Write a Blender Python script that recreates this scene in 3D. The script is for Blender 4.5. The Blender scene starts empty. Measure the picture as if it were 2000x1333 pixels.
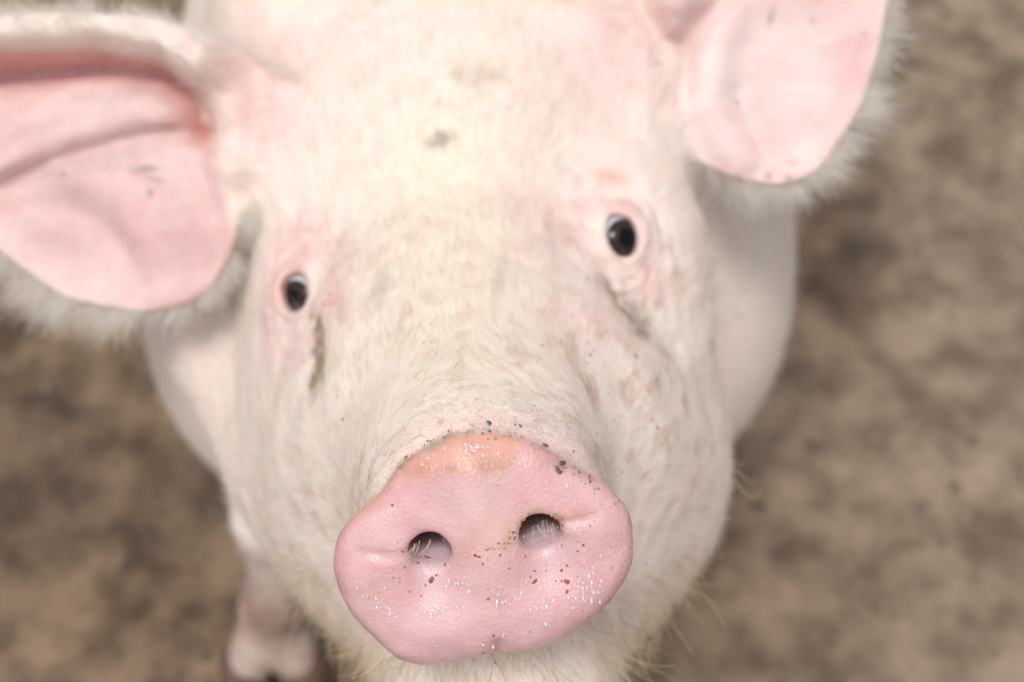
import bpy, math, time
import numpy as np
from mathutils import Matrix, Vector
T0 = time.time()
rng = np.random.default_rng(7)
C = bpy.context.scene.collection

# ------------------------------------------------------------------ camera, sky, sun, exposure
F = 2486.0                      # focal length in pixels of a 2000 px wide frame
PITCH = math.radians(55)        # the camera looks down on the pig
CAM = np.array([0.0, 0.0, 0.72])
cam_data = bpy.data.cameras.new('camera')
cam = bpy.data.objects.new('camera', cam_data); C.objects.link(cam)
cam.location = CAM; cam.rotation_euler = (math.pi/2 - PITCH, 0, 0)
cam_data.sensor_width = 36; cam_data.lens = 36*F/2000
cam_data.clip_start = 0.01; cam_data.clip_end = 200
cam_data.dof.use_dof = True; cam_data.dof.focus_distance = 0.312; cam_data.dof.aperture_fstop = 8.2
bpy.context.scene.camera = cam

SUN_EL, SUN_AZ = math.radians(75), math.radians(-155)   # azimuth measured from +Y towards +X
world = bpy.data.worlds.new('World'); bpy.context.scene.world = world; world.use_nodes = True
wn = world.node_tree.nodes; wl = world.node_tree.links
bg = wn['Background']; bg.inputs[1].default_value = 0.13
sky = wn.new('ShaderNodeTexSky'); sky.sky_type = 'NISHITA'; sky.sun_disc = False
sky.sun_elevation = SUN_EL; sky.sun_rotation = SUN_AZ; sky.dust_density = 4.0; sky.air_density = 1.0
hs = wn.new('ShaderNodeHueSaturation'); hs.inputs['Saturation'].default_value = 0.22   # overcast: nearly white
wl.new(sky.outputs[0], hs.inputs['Color']); wl.new(hs.outputs[0], bg.inputs[0])
sun_data = bpy.data.lights.new('sun', 'SUN'); sun_data.energy = 1.5; sun_data.angle = math.radians(14)
sun_data.color = (1.0, 0.965, 0.91)
sun = bpy.data.objects.new('sun', sun_data); C.objects.link(sun)
sd = Vector((math.sin(SUN_AZ)*math.cos(SUN_EL), math.cos(SUN_AZ)*math.cos(SUN_EL), math.sin(SUN_EL)))
sun.rotation_euler = sd.to_track_quat('Z', 'Y').to_euler()
sun.location = (0, -1, 3)
vs = bpy.context.scene.view_settings
vs.view_transform = 'Standard'; vs.look = 'None'; vs.gamma = 1; vs.exposure = 0.06

# ------------------------------------------------------------------ frames
f32 = np.float32
RX = np.array([1.0, 0, 0]); FW = np.array([0, math.cos(PITCH), -math.sin(PITCH)]); UP = np.array([0, math.sin(PITCH), math.cos(PITCH)])
def PC(px, py, d):              # a point of the head as seen from the camera at depth d -> (right, up, depth)
    return np.array([(px-1000)/F*d, -(py-666.5)/F*d, d])
def W2C(w):
    v = np.asarray(w, float) - CAM
    return np.stack([v @ RX, v @ UP, v @ FW], -1)
def C2W(c):
    c = np.asarray(c, float)
    return CAM + c[..., 0:1]*RX + c[..., 1:2]*UP + c[..., 2:3]*FW
def PX(p):                      # pixel of camera-frame points
    return p[:, 0]/p[:, 2]*F+1000, 666.5 - p[:, 1]/p[:, 2]*F
def unit(v): v = np.asarray(v, float); return v/np.linalg.norm(v)

# ------------------------------------------------------------------ noise (vectorised value noise)
def _hash(ix, iy, iz):
    h = (ix.astype(np.uint32)*np.uint32(374761393) + iy.astype(np.uint32)*np.uint32(668265263) + iz.astype(np.uint32)*np.uint32(2147483647)) & np.uint32(0xffffffff)
    h = (h ^ (h >> np.uint32(13)))*np.uint32(1274126177); h = h ^ (h >> np.uint32(16))
    return (h & np.uint32(0xffff)).astype(f32)/f32(32768) - 1
def noise(p, s, seed=0):
    q = p*s + 137.3 + seed*17.17
    i = np.floor(q).astype(np.int64); f = (q-i).astype(f32); f = f*f*(3-2*f)
    i = i.astype(np.int32)
    r = 0
    for a in (0, 1):
        wa = f[:, 0] if a else 1-f[:, 0]
        for b in (0, 1):
            wb = f[:, 1] if b else 1-f[:, 1]
            for c in (0, 1):
                wc = f[:, 2] if c else 1-f[:, 2]
                r = r + wa*wb*wc*_hash(i[:, 0]+a, i[:, 1]+b, i[:, 2]+c)
    return r
def fbm(p, s, n=3, seed=0):
    return sum(noise(p, s*2**k, seed+k)*0.5**k for k in range(n))

# ------------------------------------------------------------------ distance fields
def smin(a, b, k): h = np.maximum(k-np.abs(a-b), 0)/k; return np.minimum(a, b)-h*h*k*f32(0.25)
def smax(a, b, k): return -smin(-a, -b, k)
def ell(p, c, r, R=None):       # ellipsoid, optional row axes R
    q = p - np.asarray(c, f32)
    if R is not None: q = q @ np.asarray(R, f32).T
    r = np.asarray(r, f32)
    a = q/r; k0 = np.sqrt((a*a).sum(1)); b = a/r; k1 = np.sqrt((b*b).sum(1))+f32(1e-6)
    return k0*(k0-1)/k1
def cone(p, a, b, ra, rb):      # tapered capsule
    a = np.asarray(a, f32); b = np.asarray(b, f32); ba = b-a; q = p-a
    h = np.clip((q @ ba)/f32(ba @ ba), 0, 1)
    d = q - h[:, None]*ba
    return np.sqrt((d*d).sum(1)) - (f32(ra)+h*f32(rb-ra))
def polydist(x, y, pts, closed=False):
    pts = np.asarray(pts, float); n = len(pts); best = np.full(x.shape, 1e9)
    for i in range(n if closed else n-1):
        a = pts[i]; b = pts[(i+1) % n]; ba = b-a
        h = np.clip(((x-a[0])*ba[0]+(y-a[1])*ba[1])/(ba@ba+1e-12), 0, 1)
        best = np.minimum(best, (x-a[0]-h*ba[0])**2+(y-a[1]-h*ba[1])**2)
    return np.sqrt(best)
def inside(x, y, pts):
    pts = np.asarray(pts, float); n = len(pts); r = np.zeros(x.shape, bool)
    for i in range(n):
        a = pts[i]; b = pts[(i+1) % n]
        if a[1] == b[1]: continue
        c = ((a[1] > y) != (b[1] > y)) & (x < (b[0]-a[0])*(y-a[1])/(b[1]-a[1])+a[0]); r ^= c
    return r
def chaikin(p, n=2):
    p = np.asarray(p, float)
    for _ in range(n):
        q = np.roll(p, -1, 0); p = np.stack([p*.75+q*.25, p*.25+q*.75], 1).reshape(-1, p.shape[1])
    return p
def curve_g(x, y, pts, s): return np.exp(-(polydist(x, y, pts)/s)**2*0.5)
def gs(x, y, cx, cy, sx, sy=None, ang=0.0):
    sy = sy or sx; a = math.radians(ang); dx = x-cx; dy = y-cy
    u = dx*math.cos(a)+dy*math.sin(a); v = -dx*math.sin(a)+dy*math.cos(a)
    return np.exp(-0.5*((u/sx)**2+(v/sy)**2))

class Plane:                    # a local frame: e1 right, e2 up, n towards the viewer
    def __init__(s, O, n, roll=0.0):
        s.O = np.asarray(O, float); s.n = unit(n)
        r = math.radians(roll); e1 = np.array([math.cos(r), math.sin(r), 0]); e1 = unit(e1-(e1@s.n)*s.n)
        s.e1 = e1; s.e2 = np.cross(e1, s.n)
        if s.e2[1] < 0: s.e2 = -s.e2
        s.M = np.stack([s.e1, s.e2, s.n])
    def loc(s, p): return (p-s.O.astype(f32)) @ s.M.astype(f32).T
    def px2uv(s, pts):
        out = []
        for px, py in pts:
            d = PC(px, py, 1.0); t = (s.O@s.n)/(d@s.n); q = d*t-s.O; out.append((q@s.e1, q@s.e2))
        return np.array(out)
    def uv2px(s, u, v):
        q = s.O + u[..., None]*s.e1 + v[..., None]*s.e2
        return q[..., 0]/q[..., 2]*F+1000, 666.5-q[..., 1]/q[..., 2]*F

class Ear:
    """A cupped sheet of gristle: outline and relief on a rastered local plane."""
    def __init__(s, plane, outline, hfun, th):
        s.P = plane; s.th = th
        uv = chaikin(plane.px2uv(outline)); s.lo = uv.min(0)-.032; s.hi = uv.max(0)+.032; s.N = 420
        gu = np.linspace(s.lo[0], s.hi[0], s.N); gv = np.linspace(s.lo[1], s.hi[1], s.N)
        U, V = np.meshgrid(gu, gv, indexing='ij'); d = polydist(U, V, uv, True); s.sd = np.where(inside(U, V, uv), -d, d).astype(f32)
        px, py = plane.uv2px(U, V); s.h = hfun(px, py, U, V).astype(f32)
        a, b = np.gradient(s.h, gu, gv); s.g = np.sqrt(1+a*a+b*b).astype(f32)
        c, e = np.gradient(s.sd, gu, gv); s.du = c.astype(f32); s.dv = e.astype(f32)
    def samp(s, A, u, v):
        fu = (u-s.lo[0])/(s.hi[0]-s.lo[0])*(s.N-1); fv = (v-s.lo[1])/(s.hi[1]-s.lo[1])*(s.N-1)
        fu = np.clip(fu, 0, s.N-1.001); fv = np.clip(fv, 0, s.N-1.001); i = fu.astype(np.int32); j = fv.astype(np.int32); a = (fu-i).astype(f32); b = (fv-j).astype(f32)
        return A[i, j]*(1-a)*(1-b)+A[i+1, j]*a*(1-b)+A[i, j+1]*(1-a)*b+A[i+1, j+1]*a*b
    def sdf(s, p):
        q = s.P.loc(p); cu = np.clip(q[:, 0], s.lo[0], s.hi[0]); cv = np.clip(q[:, 1], s.lo[1], s.hi[1])
        out = np.maximum(np.sqrt((q[:, 0]-cu)**2+(q[:, 1]-cv)**2), np.abs(q[:, 2])-.055); out = np.maximum(out, 0)+f32(.027)
        m = out < .0271
        if m.any():
            u = q[m, 0]; v = q[m, 1]; w = q[m, 2]
            o = s.samp(s.sd, u, v); h = s.samp(s.h, u, v); g = s.samp(s.g, u, v)
            t = s.th*(1.0+1.2*np.clip(1+o/.05, 0, 0)); a = (np.abs(w-h))/g - (t - .0012)
            b = o + .0012
            e = np.minimum(np.maximum(a, b), 0)+np.sqrt(np.maximum(a, 0)**2+np.maximum(b, 0)**2)-f32(.0012)
            out[m] = e
        return out

# ---- snout disc frame and outline
DISC = Plane(PC(950, 1078, .300), (0.02, -0.26, -1.0), 10)
disc_px = [(795,904),(832,880),(890,857),(953,851),(1015,863),(1065,888),(1098,917),(1139,936),(1181,963),(1218,996),(1239,1037),(1241,1087),(1227,1137),(1197,1178),(1156,1216),(1106,1249),(1048,1274),(1002,1280),(973,1276),(940,1288),(890,1299),(832,1304),(791,1290),(758,1265),(712,1220),(679,1178),(660,1137),(658,1095),(668,1062),(691,1029),(720,1008),(741,979),(766,938)]
_uv = DISC.px2uv(disc_px); _uv = chaikin(_uv, 2)
_th = np.arctan2(_uv[:, 1], _uv[:, 0]); _o = np.argsort(_th); _th = _th[_o]; _r = np.hypot(_uv[:, 0], _uv[:, 1])[_o]
TH = np.linspace(-math.pi, math.pi, 721); RR = np.interp(TH, np.r_[_th-2*math.pi, _th, _th+2*math.pi], np.r_[_r, _r, _r])
RR = np.convolve(np.r_[RR[-21:-1], RR, RR[1:21]], np.hanning(41)/np.hanning(41).sum(), 'same')[20:-20]
RR = RR*(1.035-.035*np.clip(np.sin(TH), 0, 1)**2+.08*np.clip(-np.sin(TH), 0, 1)**2+.045*np.exp(-((TH+2.3)/.45)**2)+.02*np.exp(-((TH+1.0)/.35)**2)+.03*np.exp(-((TH+2.75)/.28)**2)+.018*np.cos(TH)**4+.018*np.clip(-np.cos(TH), 0, 1)**4)
def disc_R(u, v): return np.interp(np.arctan2(v, u), TH, RR).astype(f32)
NOS = DISC.px2uv([(839, 1104), (1063, 1068)])          # nostril centres
NL, NR = NOS
PHIL = DISC.px2uv([(974, 1300), (972, 1262)])
CRE_L = DISC.px2uv([(815, 1082), (770, 1088), (700, 1087)]); CRE_R = DISC.px2uv([(1080, 1030), (1120, 1022), (1160, 1016)])
def disc_face(u, v):
    h = -0.0014*np.exp(-((u/.024)**2+((v-.002)/.018)**2))                       # shallow dish
    h = h + .0022*gs(u, v, 0, .004, .0045, .020)
    for c in (NL, NR): h = h + 0.0009*gs(u, v, c[0], c[1], .011, .010)
    h = h - .0020*curve_g(u, v, PHIL, .0010) - .0006*gs(u, v, .002, -.016, .0016, .008) - .0009*curve_g(u, v, CRE_L, .0008)-.0010*curve_g(u, v, CRE_R, .0008)
    r = np.hypot(u, v)/disc_R(u, v)
    h = h - .0050*np.clip(r-.45, 0, 1)**2.5/.25                                     # rounds off to the rim
    for c in (NL, NR): h = h - .0018*gs(u, v, c[0]+.002*np.sign(c[0]), c[1]-.008, .0080, .0055)+.0006*gs(u, v, c[0], c[1]-.019, .013, .007)   # the wet hollows under the nostrils
    h = h - .28*np.clip(v-.0205, 0, 1)                                          # upper edge lies back
    return h.astype(f32)

# ---- ears
def hL(px, py, U, V):
    h = .013*curve_g(px, py, [(-300,130),(0,62),(200,52),(340,75),(410,120)], 32)+.006*curve_g(px, py, [(410,120),(450,200),(470,320)], 30)
    h -= .015*curve_g(px, py, [(-300,190),(0,138),(200,126),(320,140),(378,195),(400,260)], 27)
    h += .004*curve_g(px, py, [(380,222),(270,222),(150,258),(0,320),(-150,400)], 20)
    h -= .0034*curve_g(px, py, [(400,262),(300,262),(225,280),(112,315),(0,370),(-150,450)], 18)
    h -= .0022*curve_g(px, py, [(200,240),(100,180),(0,180),(-100,220)], 26)
    h += .0045*gs(px, py, 350, 400, 70, 95) + .003*gs(px, py, 90, 420, 90, 40, 25) - .002*gs(px, py, 200, 470, 60, 60)
    h += .004*curve_g(px, py, [(440,560),(300,600),(150,580),(0,480)], 26)
    h = np.where(h < 0, h*1.15, h)+.003*curve_g(px, py, [(120,330),(230,380),(300,470),(320,560)], 24)-.0025*curve_g(px, py, [(-50,440),(60,400),(170,420),(250,500)], 22)-.0016*curve_g(px, py, [(330,300),(400,330),(430,420)], 14)
    h += .006*gs(px, py, 450, 460, 60, 110)
    return h
EARL = Ear(Plane(PC(330, 320, .462), (-.04, -.12, -1), 6), [(560,180),(500,110),(400,62),(300,40),(200,32),(100,34),(0,38),(-120,70),(-270,150),(-340,240),(-270,330),(-150,395),(0,478),(80,540),(150,585),(250,606),(350,602),(425,562),(462,490),(490,400),(580,330)], hL, .0024)
def hR(px, py, U, V):
    h = .004*curve_g(px, py, [(1420,20),(1392,107),(1378,198),(1402,255),(1440,318)], 24)
    h -= .005*curve_g(px, py, [(1345,40),(1347,110),(1338,180)], 20)
    h -= .006*curve_g(px, py, [(1238,-40),(1258,20),(1295,80),(1345,80),(1400,20),(1440,-40)], 20)
    h += .008*gs(px, py, 1325, 5, 36, 36)
    h -= .004*gs(px, py, 1520, 120, 90, 120)
    h -= .002*curve_g(px, py, [(1440,180),(1470,260),(1500,320)], 14)
    h += .004*curve_g(px, py, [(1500,368),(1590,330),(1650,240),(1700,120),(1722,0),(1722,-150)], 22)
    return h
EARR = Ear(Plane(PC(1480, 120, .470), (.05, -.14, -1), 8), [(1150,60),(1130,-60),(1200,-200),(1330,-330),(1480,-400),(1620,-380),(1700,-260),(1728,-120),(1728,0),(1714,80),(1688,170),(1645,262),(1594,334),(1535,368),(1430,352),(1360,318),(1320,270),(1260,200)], hR, .0024)

# ---- eyes
EYES = []
for (px, py, d, n, op, tilt, gaze) in (
        (589, 573, .432, (-.30, .06, -1), (.0059, .0074), 16, (-.62, -.20, -1)),
        (1212, 462, .425, (.30, .12, -1), (.0056, .0075), -10, (.50, .06, -1))):
    n = unit(n); c = PC(px, py, d) - n*.0095
    pl = Plane(PC(px, py, d), n, tilt)
    EYES.append(dict(c=c, n=n, op=op, pl=pl, gaze=unit(gaze), px=px, py=py))
TEAR_L = [(616,622),(623,650),(626,680),(624,705),(619,730),(612,755)]
TEAR_R = [(1172,540),(1188,562),(1205,588),(1222,612),(1240,636),(1256,656)]

# ---- legs (world coordinates): list of joints and radii
LEGS = [
    ([(-.095,.42,.27),(-.108,.335,.21),(-.119,.290,.155),(-.127,.282,.080),(-.134,.272,.038)], [.050,.020,.0148,.0125,.0150]),
    ([(.085,.46,.27),(.085,.43,.20),(.080,.400,.155),(.078,.398,.080),(.078,.388,.038)], [.062,.036,.0255,.0185,.023]),
    ([(-.105,.98,.28),(-.110,.96,.20),(-.112,1.03,.165),(-.112,1.00,.080),(-.112,.985,.038)], [.080,.045,.027,.0195,.023]),
    ([(.105,.99,.28),(.110,.97,.20),(.112,1.04,.165),(.112,1.01,.080),(.112,.995,.038)], [.080,.045,.027,.0195,.023]),
]
LEGC = [([W2C(p) for p in j], r) for j, r in LEGS]

def wrinkle(px, py, facing):
    pass
def head_sdf(p):
    P = PC
    d = cone(p, P(945, 1000, .335), P(915, 760, .425), .0325, .050)                     # muzzle
    d = smin(d, cone(p, P(915, 800, .43), P(900, 470, .495), .051, .068), .03)
    d = smin(d, ell(p, P(765, 905, .418), (.026, .036, .030)), .03); d = smin(d, ell(p, P(1150, 880, .412), (.028, .036, .030)), .03)
    d = smin(d, ell(p, P(905, 330, .525), (.078, .085, .085)), .03)                    # skull
    d = smin(d, ell(p, P(890, 30, .60), (.085, .10, .085)), .04)                    # crown and nape
    d = smin(d, ell(p, P(600, 40, .545), (.036, .05, .05)), .04)
    d = smin(d, ell(p, P(545, 150, .518), (.020, .040, .030)), .03)
    d = smin(d, ell(p, P(1175, 905, .468), (.047, .055, .055)), .03)                  # cheeks
    d = smin(d, ell(p, P(735, 935, .468), (.042, .052, .055)), .03)
    d = smin(d, cone(p, P(447, 620, .530), P(552, 900, .497), .0345, .018), .045)                   # jowl running into the neck
    d = smin(d, cone(p, P(975, 1335, .375), P(960, 1010, .480), .033, .066), .025)      # lower jaw
    d = smin(d, ell(p, P(1215, 560, .475), (.032, .055, .045)), .025)                  # cheek bones
    d = smin(d, ell(p, P(668, 640, .482), (.031, .055, .045)), .025)
    return d
def body_sdf(p):
    w = (CAM.astype(f32) + p[:, 0:1]*RX.astype(f32) + p[:, 1:2]*UP.astype(f32) + p[:, 2:3]*FW.astype(f32)).astype(f32)
    d = ell(w, (-.014, .47, .260), (.149, .175, .160))
    d = smin(d, ell(w, (-.108, .372, .225), (.066, .095, .095)), .03)
    d = smin(d, ell(w, (.064, .385, .220), (.072, .095, .100)), .03)
    d = smin(d, ell(w, (.0, .78, .30), (.175, .30, .195)), .08)
    d = smin(d, ell(w, (.0, 1.05, .33), (.150, .17, .17)), .08)
    d = smin(d, cone(w, (-.015, .36, .31), (-.01, .50, .30), .085, .12), .04)
    d = smin(d, cone(w, (-.02, .34, .26), (-.01, .46, .25), .075, .12), .04)
    for (j, r), (jc, _) in zip(LEGS, LEGC):
        e = cone(p, jc[0], jc[1], r[0], r[1])
        for k in range(1, 4): e = smin(e, cone(p, jc[k], jc[k+1], r[k], r[k+1]), .02)
        for s in (-1, 1):                                                            # two toes and two dew claws
            a = np.array(j[4]); e = smin(e, cone(w, a+np.array([s*.008, 0, .004]), a+np.array([s*.0185, -.014, -.020]), .0135, .0130), .006)
            e = smin(e, cone(w, np.array(j[4])+np.array([s*.012, .016, .012]), np.array(j[4])+np.array([s*.016, .032, -.002]), .008, .006), .008)
        d = smin(d, e, .02)
    t = np.linspace(0, 1, 9)                                                           # curled tail
    tp = [(.018*math.sin(7*k), 1.20+.03*k+.012*math.cos(7*k), .36-.03*k) for k in t]
    for k in range(8): d = smin(d, cone(w, tp[k], tp[k+1], .008-.0006*k, .0074-.0006*k), .006)
    return d
def disc_sdf(p):
    q = DISC.loc(p); u, v, w = q[:, 0], q[:, 1], q[:, 2]
    out = np.sqrt(u*u+v*v+w*w)-f32(.045)
    m = out < .02
    if m.any():
        u, v, w = u[m], v[m], w[m]; R = disc_R(u, v); r = np.hypot(u, v)
        side = (r - R*(1-.35*np.clip(-w-.006, 0, .03)/.03))
        e = smax(side*.92, w-disc_face(u, v), f32(.0058)); e = smax(e, -(w+.018), f32(.004))
        out[m] = e
    return out
def nostril_cut(p):
    q = DISC.loc(p); out = np.full(len(p), 1.0, f32)
    m = (np.abs(q[:, 0]) < .05) & (np.abs(q[:, 1]) < .05) & (np.abs(q[:, 2]) < .06)
    if m.any():
        qq = q[m]
        e = None
        for s, c in ((-1, NL), (1, NR)):
            a = cone(qq, (c[0]+s*.0000, c[1]+.0004, .004), (c[0]-s*.002, c[1]+.0085, -.024), .0050, .0054)
            b = ell(qq, (c[0]+s*.0010, c[1]-.0050, .0028), (.0064, .0060, .0060), np.array([[.94, -s*.34, 0], [s*.34, .94, 0], [0, 0, 1]]))
            a = smin(a, b, f32(.0030))
            a = smin(a, cone(qq, (c[0]+s*.002, c[1]-.0006, .001), (c[0]+s*.0098, c[1]-.0012, .0030), .0034, .0008), f32(.003))
            e = a if e is None else np.minimum(e, a)
        out[m] = e
    return out
def eye_edit(p, d):
    for E in EYES:
        m = ((p-E['c'].astype(f32))**2).sum(1) < .045**2
        if not m.any(): continue
        pm = p[m]; dm = d[m]; q = E['pl'].loc(pm); u, v, w = q.T
        a, b = E['op']
        ball = np.sqrt(((pm-E['c'].astype(f32))**2).sum(1))
        dm = smin(dm, ball-f32(.0128), f32(.010))                                      # lids over the ball
        re = np.sqrt((u/a)**2+(v/b)**2)
        rr = np.hypot(u, v)
        nz = fbm(pm, 110, 2, int(E['px']))
        ang = np.arctan2(v/b, u/a); up_ = np.clip(.15+np.sin(ang+.25*nz), 0, 1)
        rw = re*(1+.10*nz)
        dm = dm - .0006*np.exp(-((rw-1.36)/.20)**2)*(w > -.02)                          # lid rim
        dm = dm + .0008*np.exp(-((rw-1.95)/.18)**2)*up_
        dm = dm + .0012*np.exp(-((rw-2.75-.5*nz)/.22)**2)*np.clip(up_-.25+.6*nz, 0, 1)
        dm = dm + .0004*np.exp(-((rw-2.2-.4*nz)/.18)**2)*np.clip(-np.sin(ang+.5)*.8, 0, 1)
        dm = dm + .00028*np.sin(rw*10+5*nz)*np.exp(-((re-2.4)/.9)**2)
        dm = dm + .0006*noise(pm, 260, 91)*np.exp(-((re-2.6)/1.6)**2)
        ue = u+.12*a*np.sin(v/b*1.6); hole = (np.abs(ue/a)**2.2+np.abs(np.where(v > 0, v/(b*.93), v/(b*.95)))**2.3)**.5-1
        hole = np.maximum(hole*a*.9, -(w+.012))
        dm = smax(dm, -hole, f32(.0016))
        d[m] = dm
    return d
CHIN_FOLD = [(600,1150),(690,1245),(790,1312)]
def sdf(p):
    p = p.astype(f32)
    d = head_sdf(p)
    dh = d
    near = d < .03
    px_, py_ = PX(p)
    d = smin(d, EARL.sdf(p), (.005+.022*np.clip((px_-430-.15*np.abs(py_-250))/90, 0, 1)).astype(f32)); d = smin(d, EARR.sdf(p), (.006+.0205*np.clip((1370-px_)/110, 0, 1)).astype(f32))
    d = smin(d, body_sdf(p), f32(.010))
    d = smin(d, disc_sdf(p), f32(.0035))
    d = eye_edit(d=d, p=p)
    # broad folds and furrows of the face
    m = (np.abs(d) < .02) & (p[:, 2] < .56)
    if m.any():
        pm = p[m]; px, py = PX(pm)
        k = np.zeros(len(pm))
        k += .0015*curve_g(px, py, TEAR_L, 13)*np.clip((795-py)/90, 0, 1)*np.clip((py-600)/50, 0, 1) + .0014*curve_g(px, py, TEAR_R, 14)*np.clip((700-py)/80, 0, 1)*np.clip((py-520)/50, 0, 1)
        k -= .0010*curve_g(px, py, [(660,640),(665,740),(640,830)], 28) + .0008*curve_g(px, py, [(1150,590),(1200,650),(1250,720)], 26)
        front = np.clip((.40-pm[:, 2])/.03, 0, 1)
        k += front*(.0006*curve_g(px, py, [(800,890),(850,850),(950,828),(1050,845),(1110,895),(1150,925)], 9)+.0006*curve_g(px, py, [(880,815),(960,808),(1040,822)], 7))
        k += .0006*fbm(pm, 90, 2)+.00008*noise(pm, 500, 5)
        d[m] += (k*np.clip((.56-pm[:, 2])/.05, 0, 1)).astype(f32)
    d = smax(d, -nostril_cut(p), f32(.0028))
    return d

# ------------------------------------------------------------------ surface nets on a graded grid
def graded(lo, hi, flo, fhi, fine, coarse, g=1.06):
    a = [flo]; h = fine
    mid = list(np.arange(flo, fhi, fine))
    left = []; x = flo; h = fine
    while x > lo: h = min(h*g, coarse); x -= h; left.append(x)
    right = []; x = mid[-1]; h = fine
    while x < hi: h = min(h*g, coarse); x += h; right.append(x)
    return np.array(left[::-1]+mid+right)
FINE = 0.00125
def build_body():
    xs = graded(-.30, .26, -.155, .150, FINE, .006)
    ys = graded(-.42, 1.05, -.098, .140, FINE, .009)
    ds = graded(.275, 1.32, .285, .490, FINE, .009)
    B = 6
    def pad(a):
        while (len(a)-1) % B: a = np.r_[a, a[-1]+(a[-1]-a[-2])]
        return a
    xs, ys, ds = pad(xs), pad(ys), pad(ds)
    n = (len(xs), len(ys), len(ds)); nb = tuple((k-1)//B for k in n)
    def centre(a): return .5*(a[:-1:B]+a[B::B]), (a[B::B]-a[:-1:B])
    cx, hx = centre(xs); cy, hy = centre(ys); cz, hz = centre(ds)
    G = np.stack(np.meshgrid(cx, cy, cz, indexing='ij'), -1).reshape(-1, 3)
    H = np.sqrt(sum(k**2 for k in np.meshgrid(hx, hy, hz, indexing='ij'))).reshape(-1)
    S = np.ones(n, f32)
    sc = sdf(G)
    act = np.abs(sc) < (.62*H + .004)
    Sb = np.where(sc < 0, -1, 1).astype(f32).reshape(nb)
    S[:-1, :-1, :-1] = np.repeat(np.repeat(np.repeat(Sb, B, 0), B, 1), B, 2)
    ii = np.argwhere(act.reshape(nb))
    loc = np.stack(np.meshgrid(*[np.arange(B+1)]*3, indexing='ij'), -1).reshape(-1, 3)
    for c in range(0, len(ii), 6000):
        I = (ii[c:c+6000, None, :]*B + loc[None]).reshape(-1, 3)
        P = np.stack([xs[I[:, 0]], ys[I[:, 1]], ds[I[:, 2]]], 1)
        S[I[:, 0], I[:, 1], I[:, 2]] = sdf(P)
    neg = S < 0
    cs = np.zeros(tuple(k-1 for k in n), np.uint8)
    for a in (0, 1):
        for b in (0, 1):
            for c in (0, 1): cs += neg[a:n[0]-1+a, b:n[1]-1+b, c:n[2]-1+c]
    cells = np.argwhere((cs > 0) & (cs < 8)); del cs
    m = tuple(k-1 for k in n)
    lin = (cells[:, 0]*m[1]+cells[:, 1])*m[2]+cells[:, 2]
    acc = np.zeros((len(cells), 3)); cnt = np.zeros(len(cells))
    ax = (xs, ys, ds)
    corners = [(a, b, c) for a in (0, 1) for b in (0, 1) for c in (0, 1)]
    for e, (u, w) in enumerate([(i, j) for i in corners for j in corners if sum(abs(k-l) for k, l in zip(i, j)) == 1 and i < j]):
        I0 = cells+np.array(u); I1 = cells+np.array(w)
        s0 = S[I0[:, 0], I0[:, 1], I0[:, 2]]; s1 = S[I1[:, 0], I1[:, 1], I1[:, 2]]
        k = (s0 < 0) != (s1 < 0); t = np.where(k, s0/(s0-s1+1e-20), 0)[:, None]
        p0 = np.stack([ax[q][I0[:, q]] for q in range(3)], 1); p1 = np.stack([ax[q][I1[:, q]] for q in range(3)], 1)
        acc += np.where(k[:, None], p0+(p1-p0)*t, 0); cnt += k
    V = acc/cnt[:, None]
    quads = []
    def look(c): return np.searchsorted(lin, (c[:, 0]*m[1]+c[:, 1])*m[2]+c[:, 2])
    for q in range(3):
        sl0 = [slice(None)]*3; sl1 = [slice(None)]*3; sl0[q] = slice(0, -1); sl1[q] = slice(1, None)
        diff = neg[tuple(sl0)] != neg[tuple(sl1)]
        E = np.argwhere(diff); a, b = [(1, 2), (2, 0), (0, 1)][q]
        E = E[(E[:, a] > 0) & (E[:, b] > 0) & (E[:, a] < n[a]-1) & (E[:, b] < n[b]-1)]
        ea = np.zeros(3, int); ea[a] = 1; eb = np.zeros(3, int); eb[b] = 1
        Q = np.stack([look(E-ea-eb), look(E-eb), look(E), look(E-ea)], 1)
        flip = ~neg[E[:, 0], E[:, 1], E[:, 2]]
        Q[flip] = Q[flip][:, ::-1]; quads.append(Q)
    Q = np.concatenate(quads)
    for _ in range(2):                                              # pull the vertices onto the surface
        V = V - project(V)
    N = gradient(V); N /= np.linalg.norm(N, axis=1)[:, None]+1e-12
    return V, Q, N
def gradient(V, h=.0006):
    g = np.zeros_like(V)
    for k in range(3):
        e = np.zeros(3); e[k] = h; g[:, k] = (sdf(V+e).astype(float)-sdf(V-e))/(2*h)
    return g
def project(V):
    g = gradient(V); s = sdf(V).astype(float); st = s/np.maximum((g*g).sum(1), .25)
    st = np.clip(st, -.0012, .0012); return g*st[:, None]

V, Q, N = build_body()
print('body', len(V), 'verts', len(Q), 'quads', round(time.time()-T0, 1), 's')

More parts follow.
